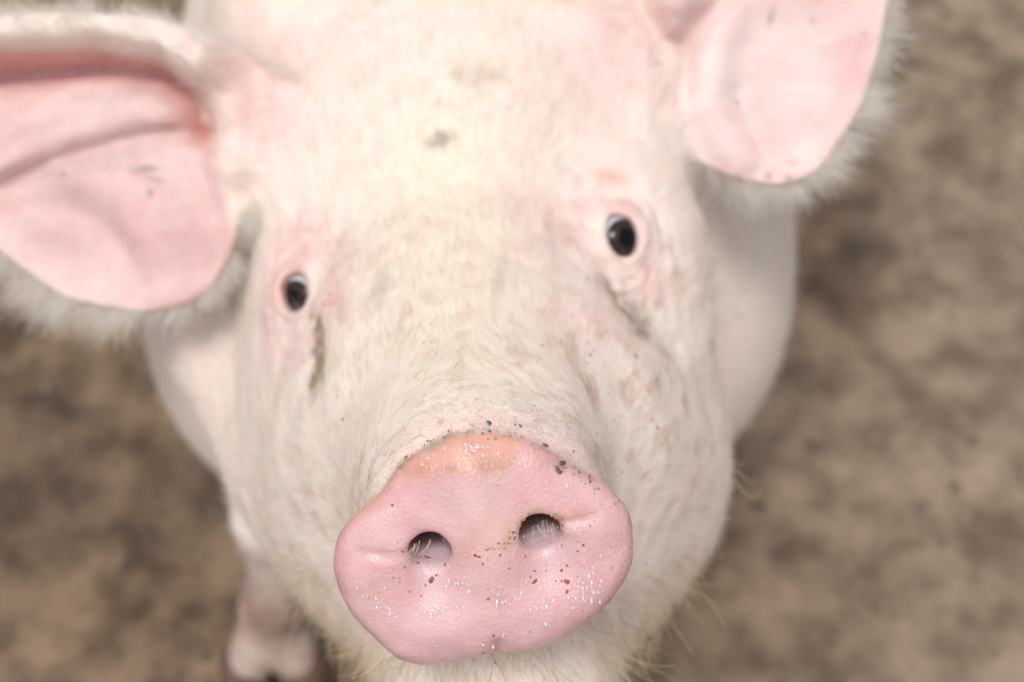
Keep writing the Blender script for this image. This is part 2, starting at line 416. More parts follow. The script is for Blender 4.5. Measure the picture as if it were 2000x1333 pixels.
# ------------------------------------------------------------------ node helpers
def material(name):
    m = bpy.data.materials.new(name); m.use_nodes = True; nt = m.node_tree
    return m, nt.nodes, nt.links, nt.nodes['Principled BSDF']
def nd(ns, t, **k):
    n = ns.new(t)
    for a, b in k.items():
        if a in n.inputs: n.inputs[a].default_value = b
        else: setattr(n, a, b)
    return n
def mixc(ns, ls, fac, a, b, mode='MIX'):
    n = ns.new('ShaderNodeMix'); n.data_type = 'RGBA'; n.blend_type = mode
    for s, v in ((n.inputs['Factor'], fac), (n.inputs['A'], a), (n.inputs['B'], b)):
        if hasattr(v, 'links'): ls.new(v, s)
        elif isinstance(v, (int, float)) and s.name == 'Factor': s.default_value = v
        else: s.default_value = (*v, 1)
    return n.outputs['Result']
def ramp(ns, ls, src, a, b, lo=0.0, hi=1.0):
    n = ns.new('ShaderNodeMapRange'); n.inputs['From Min'].default_value = a; n.inputs['From Max'].default_value = b
    n.inputs['To Min'].default_value = lo; n.inputs['To Max'].default_value = hi; ls.new(src, n.inputs['Value']); return n.outputs[0]

# ------------------------------------------------------------------ colour of the skin, by anatomy
px, py = PX(V)
front = -(N*(V/np.linalg.norm(V, axis=1)[:, None])).sum(1)
facing = np.clip(front*4+1, 0, 1)
qd = DISC.loc(V.astype(f32)); rdisc = np.hypot(qd[:, 0], qd[:, 1])/disc_R(qd[:, 0], qd[:, 1])
SN = np.clip((1.02-rdisc)/.03+.5, 0, 1)*np.clip((qd[:, 2]+.0085)/.0015, 0, 1)*np.clip((.02-np.abs(qd[:, 2]))/.002, 0, 1)
def ear_masks(E):
    q = E.P.loc(V.astype(f32)); u, v, w = q.T
    o = E.samp(E.sd, u, v); h = E.samp(E.h, u, v)
    near = np.abs(w-h)/E.samp(E.g, u, v) < E.th+.0018
    return o, w-h, near, u, v
oL, wL, nL, uL, vL = ear_masks(EARL); oR, wR, nR, uR, vR = ear_masks(EARR)
PINKL = [(-400,85),(0,90),(150,92),(290,105),(365,140),(395,200),(420,290),(445,390),(460,470),(445,535),(400,585),(340,610),(280,606),(145,590),(55,535),(-6,478),(-160,395),(-400,300)]
PINKR = [(1290,-400),(1262,-60),(1285,40),(1325,110),(1335,180),(1330,250),(1362,300),(1430,350),(1530,374),(1597,336),(1650,264),(1694,170),(1720,80),(1732,0),(1720,-400)]
def polymask(poly, soft):
    jx = px+5*fbm(V, 160, 2, 61); jy = py+5*fbm(V, 160, 2, 63); p_ = chaikin(poly); return np.clip(.5+np.where(inside(jx, jy, p_), 1, -1)*polydist(jx, jy, p_, True)/soft, 0, 1)
innerL = ((wL > -.0010) & (wL < .025)).astype(float)*polymask(PINKL, 24)*(oL < -.0002)*(front > 0)
innerR = ((wR > -.0010) & (wR < .025)).astype(float)*polymask(PINKR, 20)*(oR < -.0002)*(front > 0)
innerL *= 1-np.clip(curve_g(px, py, [(-300,100),(0,55),(200,48),(350,72),(440,140),(478,230),(485,330)], 24)*1.3, 0, 1)
INNER = np.clip(innerL+innerR, 0, 1)
headw = np.clip((.56-V[:, 2])/.03, 0, 1)*facing
eyeP = np.zeros(len(V)); lidR = np.zeros(len(V))
for E in EYES:
    q = E['pl'].loc(V.astype(f32)); re = np.sqrt((q[:, 0]/E['op'][0])**2+(q[:, 1]/E['op'][1])**2)
    k = (np.linalg.norm(V-E['c'], axis=1) < .05)
    eyeP = np.maximum(eyeP, np.clip((5.0-re)/2.6, 0, 1)*k); lidR = np.maximum(lidR, np.exp(-((re-1.1)/.35)**2)*k)
PK = .72*eyeP*np.clip(.75+.9*fbm(V, 70, 3, 19), 0, 1.25)
PK = np.maximum(PK, headw*(.75*gs(px, py, 505, 190, 75, 110)+.65*gs(px, py, 1190, 60, 90, 120)+.35*gs(px, py, 1090, 460, 70, 90)+.3*gs(px, py, 1150, 640, 90, 50)))
PK = np.maximum(PK, headw*.55*curve_g(px, py, [(780,900),(850,850),(950,825),(1050,845),(1120,905),(1170,960)], 20)*(V[:, 2] < .42))
PK = np.clip(PK + .17*fbm(V, 55, 4, 3)*headw, 0, 1)
cream = np.array([.80, .71, .585]); cwhite = np.array([.85, .75, .68]); pinkskin = np.array([.79, .515, .50]); snoutc = np.array([.72, .425, .435]); earc = np.array([.80, .575, .56])
col = cwhite[None]*np.ones((len(V), 1))
yel = .75*headw*np.clip(gs(px, py, 880, 420, 120, 230)+.3*gs(px, py, 900, 700, 200, 100), 0, 1)
col = col*(1-.7*yel[:, None])+cream*np.array([1.04, 1.03, .94])*.7*yel[:, None]
col = col*(1-PK[:, None])+pinkskin*PK[:, None]
col = col*(1-.5*lidR[:, None])+np.array([.70, .42, .40])*.5*lidR[:, None]
e = INNER[:, None]; earc2 = np.where(px[:, None] < 1000, np.array([.71, .475, .465]), np.array([.77, .55, .535])); ec = earc2*(1+.20*fbm(V, 32, 4, 8)[:, None]*np.array([.3, 1, .9])+.05*fbm(V*np.array([1, 3, 1]), 160, 2, 18)[:, None]*np.array([.3, 1, 1]))
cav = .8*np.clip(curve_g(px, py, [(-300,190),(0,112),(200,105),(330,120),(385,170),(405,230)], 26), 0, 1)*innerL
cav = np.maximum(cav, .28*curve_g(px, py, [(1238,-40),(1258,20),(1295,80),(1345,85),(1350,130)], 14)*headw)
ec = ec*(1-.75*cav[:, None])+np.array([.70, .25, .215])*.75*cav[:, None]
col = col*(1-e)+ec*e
s = SN[:, None]; sc_ = snoutc[None]*(1+.13*fbm(V, 110, 4, 11)[:, None]*np.array([.3, 1, 1]))*(1-.16*np.clip((rdisc-.90)/.08, 0, 1)[:, None]*np.array([.5, 1.3, 1.1]))
top = (np.clip((qd[:, 1]-.0195+.003*fbm(V, 140, 2, 88))/.0045, 0, 1)*np.exp(-(qd[:, 0]/.021)**2)*np.clip(1.1+.5*fbm(V, 120, 3, 90), 0, 1))[:, None]; top = np.maximum(top, (.7*np.clip((rdisc-.88)/.08, 0, 1)*np.clip((820-px)/40, 0, 1)*np.clip((1040-py)/60, 0, 1))[:, None])
sc_ = sc_*(1-.85*top)+np.array([.74, .35, .22])*.85*top
dirt_ = np.clip(gs(px, py, 912, 911, 78, 12, -5)*(.8+.8*fbm(V, 160, 3, 2)), 0, 1)[:, None]
sc_ = sc_*(1-.9*dirt_)+np.array([.46, .19, .085])*.9*dirt_
sand_ = np.clip(.8*curve_g(px, py, [(985,1062),(1003,1030),(1025,1010),(1060,1000),(1095,1008)], 8)+.5*curve_g(px, py, [(905,1075),(950,1085),(985,1062)], 12)+.6*curve_g(px, py, [(775,1085),(795,1062),(815,1045)], 7)+.5*curve_g(px, py, [(1095,1012),(1125,1000)], 9), 0, 1)*np.clip(.5+1.3*fbm(V, 420, 2, 37), 0, 1)
sc_ = sc_*(1-.8*sand_[:, None])+np.array([.52, .28, .13])*.8*sand_[:, None]
pale = np.clip(gs(qd[:, 0], qd[:, 1], 0, .004, .006, .012), 0, 1)[:, None]; sc_ = sc_*(1-.4*pale)+np.array([.80, .52, .48])*.4*pale
lil = np.clip(-qd[:, 1]/.03, 0, 1)[:, None]*.5; sc_ = sc_*(1-lil)+np.array([.73, .41, .465])*lil
nost = np.zeros(len(V))
for k, cc in enumerate((NL, NR)):
    inn = np.exp(-(((qd[:, 0]-cc[0])/.008)**2+((qd[:, 1]-cc[1])/.008)**2))
    nost = np.maximum(nost, inn*np.clip((-qd[:, 2]-.004)/.006, 0, 1))
col = col*(1-s)+sc_*s
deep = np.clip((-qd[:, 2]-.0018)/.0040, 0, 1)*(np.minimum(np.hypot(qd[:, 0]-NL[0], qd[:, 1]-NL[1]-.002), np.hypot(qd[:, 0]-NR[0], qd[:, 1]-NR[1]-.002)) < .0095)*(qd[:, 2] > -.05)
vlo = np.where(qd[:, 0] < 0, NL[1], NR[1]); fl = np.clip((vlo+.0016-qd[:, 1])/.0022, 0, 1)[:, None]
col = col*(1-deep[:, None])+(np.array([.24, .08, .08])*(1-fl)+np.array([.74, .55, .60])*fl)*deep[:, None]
SN = np.maximum(SN, deep)
# ---- dirt: its own shapes, smeared on the coat
def spots(lst, seed=0):
    r = np.zeros(len(V))
    nz = fbm(V, 420, 2, 31+seed)
    for (x, y, sx, sy, a, amt) in lst:
        r = np.maximum(r, amt*np.clip(gs(px, py, x, y, sx, sy, a)*1.6-.35+.35*nz, 0, 1))
    return r*facing*(V[:, 2] < .54)
grime = spots([(858,275,22,16,-20,.75),(880,268,12,10,0,.5),(742,560,14,34,10,.35),(975,545,10,40,10,.4),(920,150,40,25,20,.25),(1235,600,22,12,40,.7),(1215,575,10,8,0,.8),(1250,640,12,26,-35,.6),
               (622,645,7,9,0,.9),(618,690,7,10,0,.8),(625,735,9,22,8,.75),(612,770,8,18,15,.55),(1075,470,10,18,0,.25),(288,330,26,7,-5,.8),(292,378,6,6,0,.8),(122,338,8,6,0,.6),(57,430,6,5,0,.5),(330,247,18,6,0,.3),(170,318,120,22,-14,.24),(250,180,80,14,-8,.20),(60,260,60,14,-20,.18),(1330,95,26,14,50,.28),(1500,250,60,18,60,.12),(300,350,14,5,10,.6),
               (1503,345,6,6,0,.9),(1540,348,7,6,0,.9),(1548,318,12,5,0,.5),(1440,200,5,6,0,.5),(1505,35,6,18,15,.5),(1687,66,6,4,0,.6),(1586,40,5,5,0,.5),
               (1095,910,7,10,-25,.5),(1062,874,6,6,0,.8),(1020,830,26,4,8,.25),(950,828,7,4,0,.4),(850,870,20,7,-30,.5),(880,850,16,5,-20,.5),(1165,885,16,18,0,.22),(790,905,12,6,-35,.4)])
stain = headw*np.clip(1.5*curve_g(px, py, TEAR_L, 7.5)+1.3*curve_g(px, py, TEAR_R, 8), 0, 1)*np.clip(.70+1.1*fbm(V, 170, 3, 9), .1, 1)
blot = headw*np.clip(1.1*fbm(V, 190, 3, 14)-.05, 0, 1)*np.clip(.22*(V[:, 2] < .44)+.3*gs(px, py, 640, 1000, 80, 120)+.55*gs(px, py, 1230, 850, 130, 120)+.45*gs(px, py, 1150, 690, 170, 90)+.5*gs(px, py, 1290, 620, 70, 110)+.35*gs(px, py, 920, 160, 80, 60)+.35*gs(px, py, 740, 560, 70, 70)+.3*gs(px, py, 700, 930, 90, 60), 0, 1)*(1-SN)
brown = np.array([.27, .19, .12]); grey = np.array([.22, .20, .15])
col = col*(1-.75*blot[:, None])+np.array([.50, .33, .22])*.75*blot[:, None]
col = col*(1-.9*stain[:, None])+np.array([.28, .17, .065])*.9*stain[:, None]
col = col*(1-.85*grime[:, None])+grey*.85*grime[:, None]
wz = C2W(V)[:, 2]
legd = np.clip((.15-wz)/.06, 0, 1)*(V[:, 2] > .55)*np.clip(.8+.5*fbm(V, 30, 3, 77), 0, 1); col = col*(1-.85*legd[:, None])+np.array([.25, .135, .085])*.85*legd[:, None]
red = headw*np.clip((.8*gs(px, py, 1108, 458, 9, 17)+.8*gs(px, py, 1195, 345, 26, 9)+.5*gs(px, py, 1135, 350, 16, 10)+.6*gs(px, py, 1072, 430, 5, 26)+.6*gs(px, py, 1182, 512, 12, 8)+.6*gs(px, py, 640, 592, 12, 6)+.5*gs(px, py, 648, 575, 8, 6)+.5*gs(px, py, 612, 450, 30, 6)+.45*gs(px, py, 660, 560, 16, 50)+.4*gs(px, py, 1270, 560, 50, 22))*(1.1+1.1*fbm(V, 220, 3, 23)), 0, 1)
col = col*(1-.7*red[:, None])+np.array([.66, .36, .32])*.7*red[:, None]
toe = np.clip((.05-wz)/.03, 0, 1)*np.clip((px-560)/40, 0, 1)*(V[:, 2] > .6); col = col*(1-.8*toe[:, None])+np.array([.22, .085, .06])*.8*toe[:, None]
coatcol = col.copy()
GRIME = np.clip(grime+stain+blot+.8*red+.8*legd+toe, 0, 1)

BASE = np.array([0.0, .60, 0.0])
root = bpy.data.objects.new('pig', None); C.objects.link(root); root.location = BASE; root.empty_display_size = .2
root['label'] = 'young pink and white pig lifting its muddy wet snout towards the viewer'; root['category'] = 'pig'
def mesh_np(name, verts, faces, mat, parent=None, normals=None, smooth=True):
    me = bpy.data.meshes.new(name); faces = np.asarray(faces, np.int32); k = faces.shape[1]
    me.vertices.add(len(verts)); me.vertices.foreach_set('co', np.asarray(verts, f32).ravel())
    me.loops.add(faces.size); me.loops.foreach_set('vertex_index', faces.ravel())
    me.polygons.add(len(faces)); me.polygons.foreach_set('loop_start', np.arange(0, faces.size, k, dtype=np.int32))
    me.update(calc_edges=True)
    if smooth: me.polygons.foreach_set('use_smooth', np.ones(len(faces), bool))
    me.materials.append(mat)
    o = bpy.data.objects.new(name, me); C.objects.link(o)
    if parent: o.parent = parent
    return o
def put(o, name, arr):
    arr = np.asarray(arr, f32)
    if arr.ndim == 2:
        a = o.data.attributes.new(name, 'FLOAT_COLOR', 'POINT'); c = np.ones((len(arr), 4), f32); c[:, :3] = arr; a.data.foreach_set('color', c.ravel())
    else:
        a = o.data.attributes.new(name, 'FLOAT', 'POINT'); a.data.foreach_set('value', arr)

# ---- skin
ms, ns, ls, bs = material('pig skin')
at = nd(ns, 'ShaderNodeAttribute', attribute_name='tint'); aw = nd(ns, 'ShaderNodeAttribute', attribute_name='wet'); ai = nd(ns, 'ShaderNodeAttribute', attribute_name='inner')
tc = ns.new('ShaderNodeTexCoord')
n1 = nd(ns, 'ShaderNodeTexNoise', Scale=1250.0, Detail=2.0); ls.new(tc.outputs['Object'], n1.inputs['Vector'])
n2 = nd(ns, 'ShaderNodeTexNoise', Scale=180.0, Detail=4.0); ls.new(tc.outputs['Object'], n2.inputs['Vector'])
c1 = mixc(ns, ls, ramp(ns, ls, n2.outputs[0], .35, .7, 0, .22), at.outputs['Color'], (.86, .66, .62), 'MIX')
pore = nd(ns, 'ShaderNodeTexVoronoi', Scale=1100.0); ls.new(tc.outputs['Object'], pore.inputs['Vector'])
c2 = mixc(ns, ls, ramp(ns, ls, pore.outputs['Distance'], .0, .30, .22, 0), c1, (.86, .62, .62))
ls.new(c2, bs.inputs['Base Color'])
bs.inputs['Subsurface Weight'].default_value = 0.35; bs.inputs['Subsurface Radius'].default_value = (1.0, .35, .2); bs.inputs['Subsurface Scale'].default_value = .004
ls.new(ramp(ns, ls, aw.outputs['Fac'], 0, 1, .62, .34), bs.inputs['Roughness'])
nw = nd(ns, 'ShaderNodeTexNoise', Scale=140.0, Detail=2.0); ls.new(tc.outputs['Object'], nw.inputs['Vector'])
wm = nd(ns, 'ShaderNodeMath', operation='MULTIPLY'); ls.new(ramp(ns, ls, nw.outputs[0], .34, .56), wm.inputs[0]); ls.new(aw.outputs['Fac'], wm.inputs[1])
ls.new(wm.outputs[0], bs.inputs['Coat Weight']); bs.inputs['Coat Roughness'].default_value = .06; bs.inputs['Coat IOR'].default_value = 1.6
mp = nd(ns, 'ShaderNodeMapping'); mp.inputs['Scale'].default_value = (1, 1, .35); ls.new(tc.outputs['Object'], mp.inputs['Vector'])
n3 = nd(ns, 'ShaderNodeTexNoise', Scale=1500.0, Detail=2.0); ls.new(mp.outputs[0], n3.inputs['Vector'])
b1 = nd(ns, 'ShaderNodeBump', Strength=.28, Distance=.0006); ls.new(n3.outputs[0], b1.inputs['Height'])
b2 = nd(ns, 'ShaderNodeBump', Strength=.20, Distance=.0006); ls.new(pore.outputs['Distance'], b2.inputs['Height']); ls.new(b1.outputs[0], b2.inputs['Normal'])
ls.new(b2.outputs[0], bs.inputs['Normal'])
b4 = nd(ns, 'ShaderNodeBump', Strength=.8, Distance=.0025); n4 = nd(ns, 'ShaderNodeTexNoise', Scale=420.0, Detail=2.0); ls.new(mp.outputs[0], n4.inputs['Vector']); ls.new(n4.outputs[0], b4.inputs['Height'])
b3 = nd(ns, 'ShaderNodeBump', Strength=1.0, Distance=.0012); ls.new(n1.outputs[0], b3.inputs['Height']); ls.new(b4.outputs[0], b3.inputs['Normal']); ls.new(b3.outputs[0], bs.inputs['Coat Normal'])

VW = C2W(V) - BASE
body = mesh_np('body', VW, Q, ms, root)
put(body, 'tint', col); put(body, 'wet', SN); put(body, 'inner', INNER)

# ------------------------------------------------------------------ eyes
me_, ns, ls, bs = material('eyeball')
tc = ns.new('ShaderNodeTexCoord'); sx = ns.new('ShaderNodeSeparateXYZ'); ls.new(tc.outputs['Object'], sx.inputs[0])
mpp = nd(ns, 'ShaderNodeMapping'); mpp.inputs['Scale'].default_value = (1, 1, 0); ls.new(tc.outputs['Object'], mpp.inputs['Vector'])
ln = nd(ns, 'ShaderNodeVectorMath', operation='LENGTH'); ls.new(mpp.outputs[0], ln.inputs[0])
no = nd(ns, 'ShaderNodeTexNoise', Scale=700.0); ls.new(tc.outputs['Object'], no.inputs['Vector'])
ir = mixc(ns, ls, no.outputs[0], (.055, .035, .028), (.02, .014, .014))
ir = mixc(ns, ls, ramp(ns, ls, ln.outputs['Value'], .0030, .0038), (.003, .003, .005), ir)
ec_ = mixc(ns, ls, ramp(ns, ls, ln.outputs['Value'], .0063, .0069), ir, (.62, .68, .74))
ls.new(ec_, bs.inputs['Base Color']); bs.inputs['Roughness'].default_value = .12; bs.inputs['Specular IOR Level'].default_value = .18; bs.inputs['Coat Weight'].default_value = .0; bs.inputs['Coat Roughness'].default_value = .03
def sphere(r, nu=48, nv=32, bulge=0):
    v = []; f = []
    for i in range(nv+1):
        t = math.pi*i/nv
        for j in range(nu):
            a = 2*math.pi*j/nu; R = r*(1+bulge*math.exp(-(t/.45)**2)); v.append((R*math.sin(t)*math.cos(a), R*math.sin(t)*math.sin(a), R*math.cos(t)))
    for i in range(nv):
        for j in range(nu): f.append((i*nu+j, (i+1)*nu+j, (i+1)*nu+(j+1) % nu, i*nu+(j+1) % nu))
    return np.array(v), np.array(f)
sv, sf = sphere(.0108, bulge=.05)
def cdir(v): return Vector(v[0]*RX+v[1]*UP+v[2]*FW)
for E in EYES:
    o = mesh_np('eye', sv, sf, me_, root); o.location = Vector(C2W(E['c'])-BASE); o.rotation_euler = cdir(E['gaze']).to_track_quat('Z', 'Y').to_euler()

# ------------------------------------------------------------------ hooves
mh, ns, ls, bs = material('hoof horn')
tc = ns.new('ShaderNodeTexCoord'); no = nd(ns, 'ShaderNodeTexNoise', Scale=60.0, Detail=5.0); ls.new(tc.outputs['Object'], no.inputs['Vector'])
ls.new(mixc(ns, ls, ramp(ns, ls, no.outputs[0], .35, .65), (.05, .032, .022), (.16, .085, .055)), bs.inputs['Base Color']); bs.inputs['Roughness'].default_value = .6
def hoof():
    import bmesh
    vs_, fs_ = [], []
    nr, nk = 7, 16
    for i in range(nr):
        t = i/(nr-1); z = .031*(1-t)
        for j in range(nk):
            a = 2*math.pi*j/nk; rx = .0105+.0035*t; ry = .015+.006*t
            x = rx*math.cos(a); y = ry*math.sin(a)-.010*t*(1 if math.sin(a) < 0 else .3)-.002
            vs_.append((x, y, z+(.006 if math.sin(a) > 0 else 0)*(1-t)))
    for i in range(nr-1):
        for j in range(nk): fs_.append((i*nk+j, (i+1)*nk+j, (i+1)*nk+(j+1) % nk, i*nk+(j+1) % nk))
    c0 = len(vs_); vs_.append((0, 0, .036)); c1 = len(vs_); vs_.append((0, -.006, 0))
    tri = [(c0, j, (j+1) % nk, (j+1) % nk) for j in range(nk)]+[(c1, (nr-1)*nk+(j+1) % nk, (nr-1)*nk+j, (nr-1)*nk+j) for j in range(nk)]
    m = bpy.data.meshes.new('hoof'); m.from_pydata(vs_, [], fs_+[t[:3] for t in tri]); m.materials.append(mh)
    for p in m.polygons: p.use_smooth = True
    return m
hm = hoof()
for j, r in LEGS:
    for s in (-1, 1):
        o = bpy.data.objects.new('hoof', hm); C.objects.link(o); o.parent = root
        a = np.array(j[4]); o.location = Vector(np.array([a[0]+s*.0190, a[1]-.014, .001])-BASE); o.rotation_euler = (0, 0, -s*.10)

# ------------------------------------------------------------------ ground
mg, ns, ls, bs = material('dirty concrete yard')
tc = ns.new('ShaderNodeTexCoord')
a1 = nd(ns, 'ShaderNodeTexNoise', Scale=7.0, Detail=5.0, Roughness=.6); ls.new(tc.outputs['Object'], a1.inputs['Vector'])
a2 = nd(ns, 'ShaderNodeTexNoise', Scale=24.0, Detail=5.0, Roughness=.6); ls.new(tc.outputs['Object'], a2.inputs['Vector'])
a3 = nd(ns, 'ShaderNodeTexNoise', Scale=150.0, Detail=4.0); ls.new(tc.outputs['Object'], a3.inputs['Vector'])
g = mixc(ns, ls, ramp(ns, ls, a2.outputs[0], .38, .64), (.150, .107, .074), (.32, .245, .182))
mud_shade = nd(ns, 'ShaderNodeAttribute', attribute_name='mud_shade')
g = mixc(ns, ls, ramp(ns, ls, a3.outputs[0], .56, .74, 0, .2), g, (.33, .28, .23))
g2 = mixc(ns, ls, ramp(ns, ls, a2.outputs[0], .35, .62), (.072, .043, .025), (.25, .17, .11))
g = mixc(ns, ls, mud_shade.outputs['Fac'], g, g2)
dmp_shade = nd(ns, 'ShaderNodeAttribute', attribute_name='damp_shade'); g = mixc(ns, ls, dmp_shade.outputs['Fac'], g, (.038, .024, .016))
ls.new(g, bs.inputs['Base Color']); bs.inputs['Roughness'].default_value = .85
bb = nd(ns, 'ShaderNodeBump', Strength=.6, Distance=.004); ls.new(a2.outputs[0], bb.inputs['Height']); ls.new(bb.outputs[0], bs.inputs['Normal'])
gx = graded(-14, 14, -1.0, 1.0, .010, 1.2, 1.12); gy = graded(-12, 16, -.2, 2.0, .010, 1.2, 1.12)
GX, GY = np.meshgrid(gx, gy, indexing='ij'); gp = np.stack([GX.ravel(), GY.ravel(), np.zeros(GX.size)], 1)
nearm = np.exp(-((gp[:, 0]/3)**2+((gp[:, 1]-.6)/3)**2))
gz = (.006*fbm(gp, 9, 3, 4)+.0045*fbm(gp, 32, 3, 6))*nearm - .004
gp[:, 2] = gz
nxg, nyg = GX.shape; I = np.arange(nxg*nyg).reshape(nxg, nyg)
gf = np.stack([I[:-1, :-1].ravel(), I[1:, :-1].ravel(), I[1:, 1:].ravel(), I[:-1, 1:].ravel()], 1)
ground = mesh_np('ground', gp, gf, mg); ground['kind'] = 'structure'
mud_shade_v = np.clip(gs(gp[:, 0], gp[:, 1], -.34, .42, .14, .16)*1.3+gs(gp[:, 0], gp[:, 1], -.05, .32, .16, .14)+1.1*gs(gp[:, 0], gp[:, 1], .225, .585, .035, .075)+.5*fbm(gp, 5, 3, 12)*.6, 0, 1)  # mud, plus shade painted beside the body below the right ear
put(ground, 'mud_shade', mud_shade_v)
put(ground, 'damp_shade', np.clip((.75*gs(gp[:, 0], gp[:, 1], .232, .61, .026, .060)+.35*gs(gp[:, 0], gp[:, 1], -.30, .42, .10, .06)+.3*gs(gp[:, 0], gp[:, 1], .40, .52, .05, .09))*(1+1.2*fbm(gp, 22, 3, 15)), 0, .9))  # wet dirt; the patch by the body is shade put into the colour
# ---- grit, clods and chaff lying on the yard
def litter(name, label, n, rlo, rhi, cols, flat, stretch, spread):
    x = rng.normal(0, spread, n); y = rng.normal(.55, spread, n); k = (np.abs(x) < 3) & (np.abs(y-.6) < 3); x, y = x[k], y[k]; n = len(x)
    ix = np.clip(np.searchsorted(gx, x), 0, nxg-1); iy = np.clip(np.searchsorted(gy, y), 0, nyg-1); z = gz.reshape(nxg, nyg)[ix, iy]
    r = rlo+(rhi-rlo)*rng.random(n)**3; a = rng.random(n)*6.283
    q = ICO[None]*(1+.2*rng.normal(size=(n, 12, 1)))*np.array([stretch, 1, flat]); X = q[:, :, 0]*np.cos(a)[:, None]-q[:, :, 1]*np.sin(a)[:, None]; Y = q[:, :, 0]*np.sin(a)[:, None]+q[:, :, 1]*np.cos(a)[:, None]
    v = np.stack([X*r[:, None]+x[:, None], Y*r[:, None]+y[:, None], q[:, :, 2]*r[:, None]+(z+r*flat*.45)[:, None]], -1).reshape(-1, 3)
    f = (ICF[None]+12*np.arange(n)[:, None, None]).reshape(-1, 3)
    o = mesh_np(name, v, f, mc); o['kind'] = 'stuff'; o['label'] = label; o['category'] = 'litter'
    c = np.array(cols)[rng.integers(0, len(cols), n)]*(.6+.7*rng.random((n, 1))); put(o, 'tint', np.repeat(c, 12, 0)); return o
ICO = np.array([(0,0,1),(.9,0,.45),(.28,.85,.45),(-.72,.53,.45),(-.72,-.53,.45),(.28,-.85,.45),(.72,.53,-.45),(-.28,.85,-.45),(-.9,0,-.45),(-.28,-.85,-.45),(.72,-.53,-.45),(0,0,-1.)])
ICF = np.array([(0,1,2),(0,2,3),(0,3,4),(0,4,5),(0,5,1),(1,6,2),(2,7,3),(3,8,4),(4,9,5),(5,10,1),(6,7,2),(7,8,3),(8,9,4),(9,10,5),(10,6,1),(11,7,6),(11,8,7),(11,9,8),(11,10,9),(11,6,10)])
md, ns, ls, bs = material('glint bead'); bs.inputs['Base Color'].default_value = (.74, .46, .47, 1); bs.inputs['Roughness'].default_value = .08; bs.inputs['Specular IOR Level'].default_value = .7
bs.inputs['Coat Weight'].default_value = 1; bs.inputs['Coat Roughness'].default_value = .05
mc, ns, ls, bs = material('crumb'); at = nd(ns, 'ShaderNodeAttribute', attribute_name='tint'); ls.new(at.outputs['Color'], bs.inputs['Base Color']); bs.inputs['Roughness'].default_value = .6
litter('gravel', 'brown and grey grit and small clods scattered over the yard', 7000, .0012, .0042, [(.21,.155,.11),(.20,.15,.11),(.17,.125,.09),(.23,.18,.135),(.21,.15,.10)], .4, 1.2, .75)
litter('straw', 'short pale bits of chaff trodden into the yard', 500, .0006, .0014, [(.30,.22,.14),(.26,.19,.12)], .5, 6, .75)
# ------------------------------------------------------------------ coat of bristles
mhair, ns, ls, bs = material('bristle')
hat = nd(ns, 'ShaderNodeAttribute', attribute_name='tint'); ls.new(hat.outputs['Color'], bs.inputs['Base Color'])
bs.inputs['Roughness'].default_value = .42; bs.inputs['Specular IOR Level'].default_value = .5
trn = ns.new('ShaderNodeBsdfTranslucent'); ls.new(hat.outputs['Color'], trn.inputs['Color'])
mx = ns.new('ShaderNodeMixShader'); mx.inputs[0].default_value = .45; ls.new(bs.outputs[0], mx.inputs[1]); ls.new(trn.outputs[0], mx.inputs[2])
ls.new(mx.outputs[0], ns['Material Output'].inputs[0])
def hair_object(name, pts, rad, tint, parent):
    """pts (n, K, 3) in pig coordinates, rad (n, K), tint (n, 3)"""
    n, K = pts.shape[:2]
    hc = bpy.data.hair_curves.new(name); hc.add_curves([K]*n)
    hc.position_data.foreach_set('vector', pts.astype(f32).ravel())
    a = hc.attributes.get('radius') or hc.attributes.new('radius', 'FLOAT', 'POINT'); a.data.foreach_set('value', rad.astype(f32).ravel())
    t = hc.attributes.new('tint', 'FLOAT_COLOR', 'CURVE'); c = np.ones((n, 4), f32); c[:, :3] = tint; t.data.foreach_set('color', c.ravel())
    hc.materials.append(mhair)
    o = bpy.data.objects.new(name, hc); C.objects.link(o); o.parent = parent; o['kind'] = 'stuff'
    return o
tri = np.concatenate([Q[:, [0, 1, 2]], Q[:, [0, 2, 3]]])
A3 = V[tri[:, 0]]; area = .5*np.linalg.norm(np.cross(V[tri[:, 1]]-A3, V[tri[:, 2]]-A3), axis=1)
def sample(n, weight):
    w = area*weight[tri].mean(1); cdf = np.cumsum(w); k = np.searchsorted(cdf, rng.random(n)*cdf[-1]); k = np.minimum(k, len(tri)-1)
    a, b = rng.random(n), rng.random(n); f = a+b > 1; a[f], b[f] = 1-a[f], 1-b[f]
    T = tri[k]; W = np.stack([1-a-b, a, b], 1)
    return T, W
def interp(T, W, arr): return (arr[T]*(W[..., None] if arr.ndim == 2 else W)).sum(1)
def nrm(v): return v/(np.linalg.norm(v, axis=1)[:, None]+1e-9)
SRC = PC(945, 1090, .365)
flow = nrm(V-SRC)
wd = C2W(V)
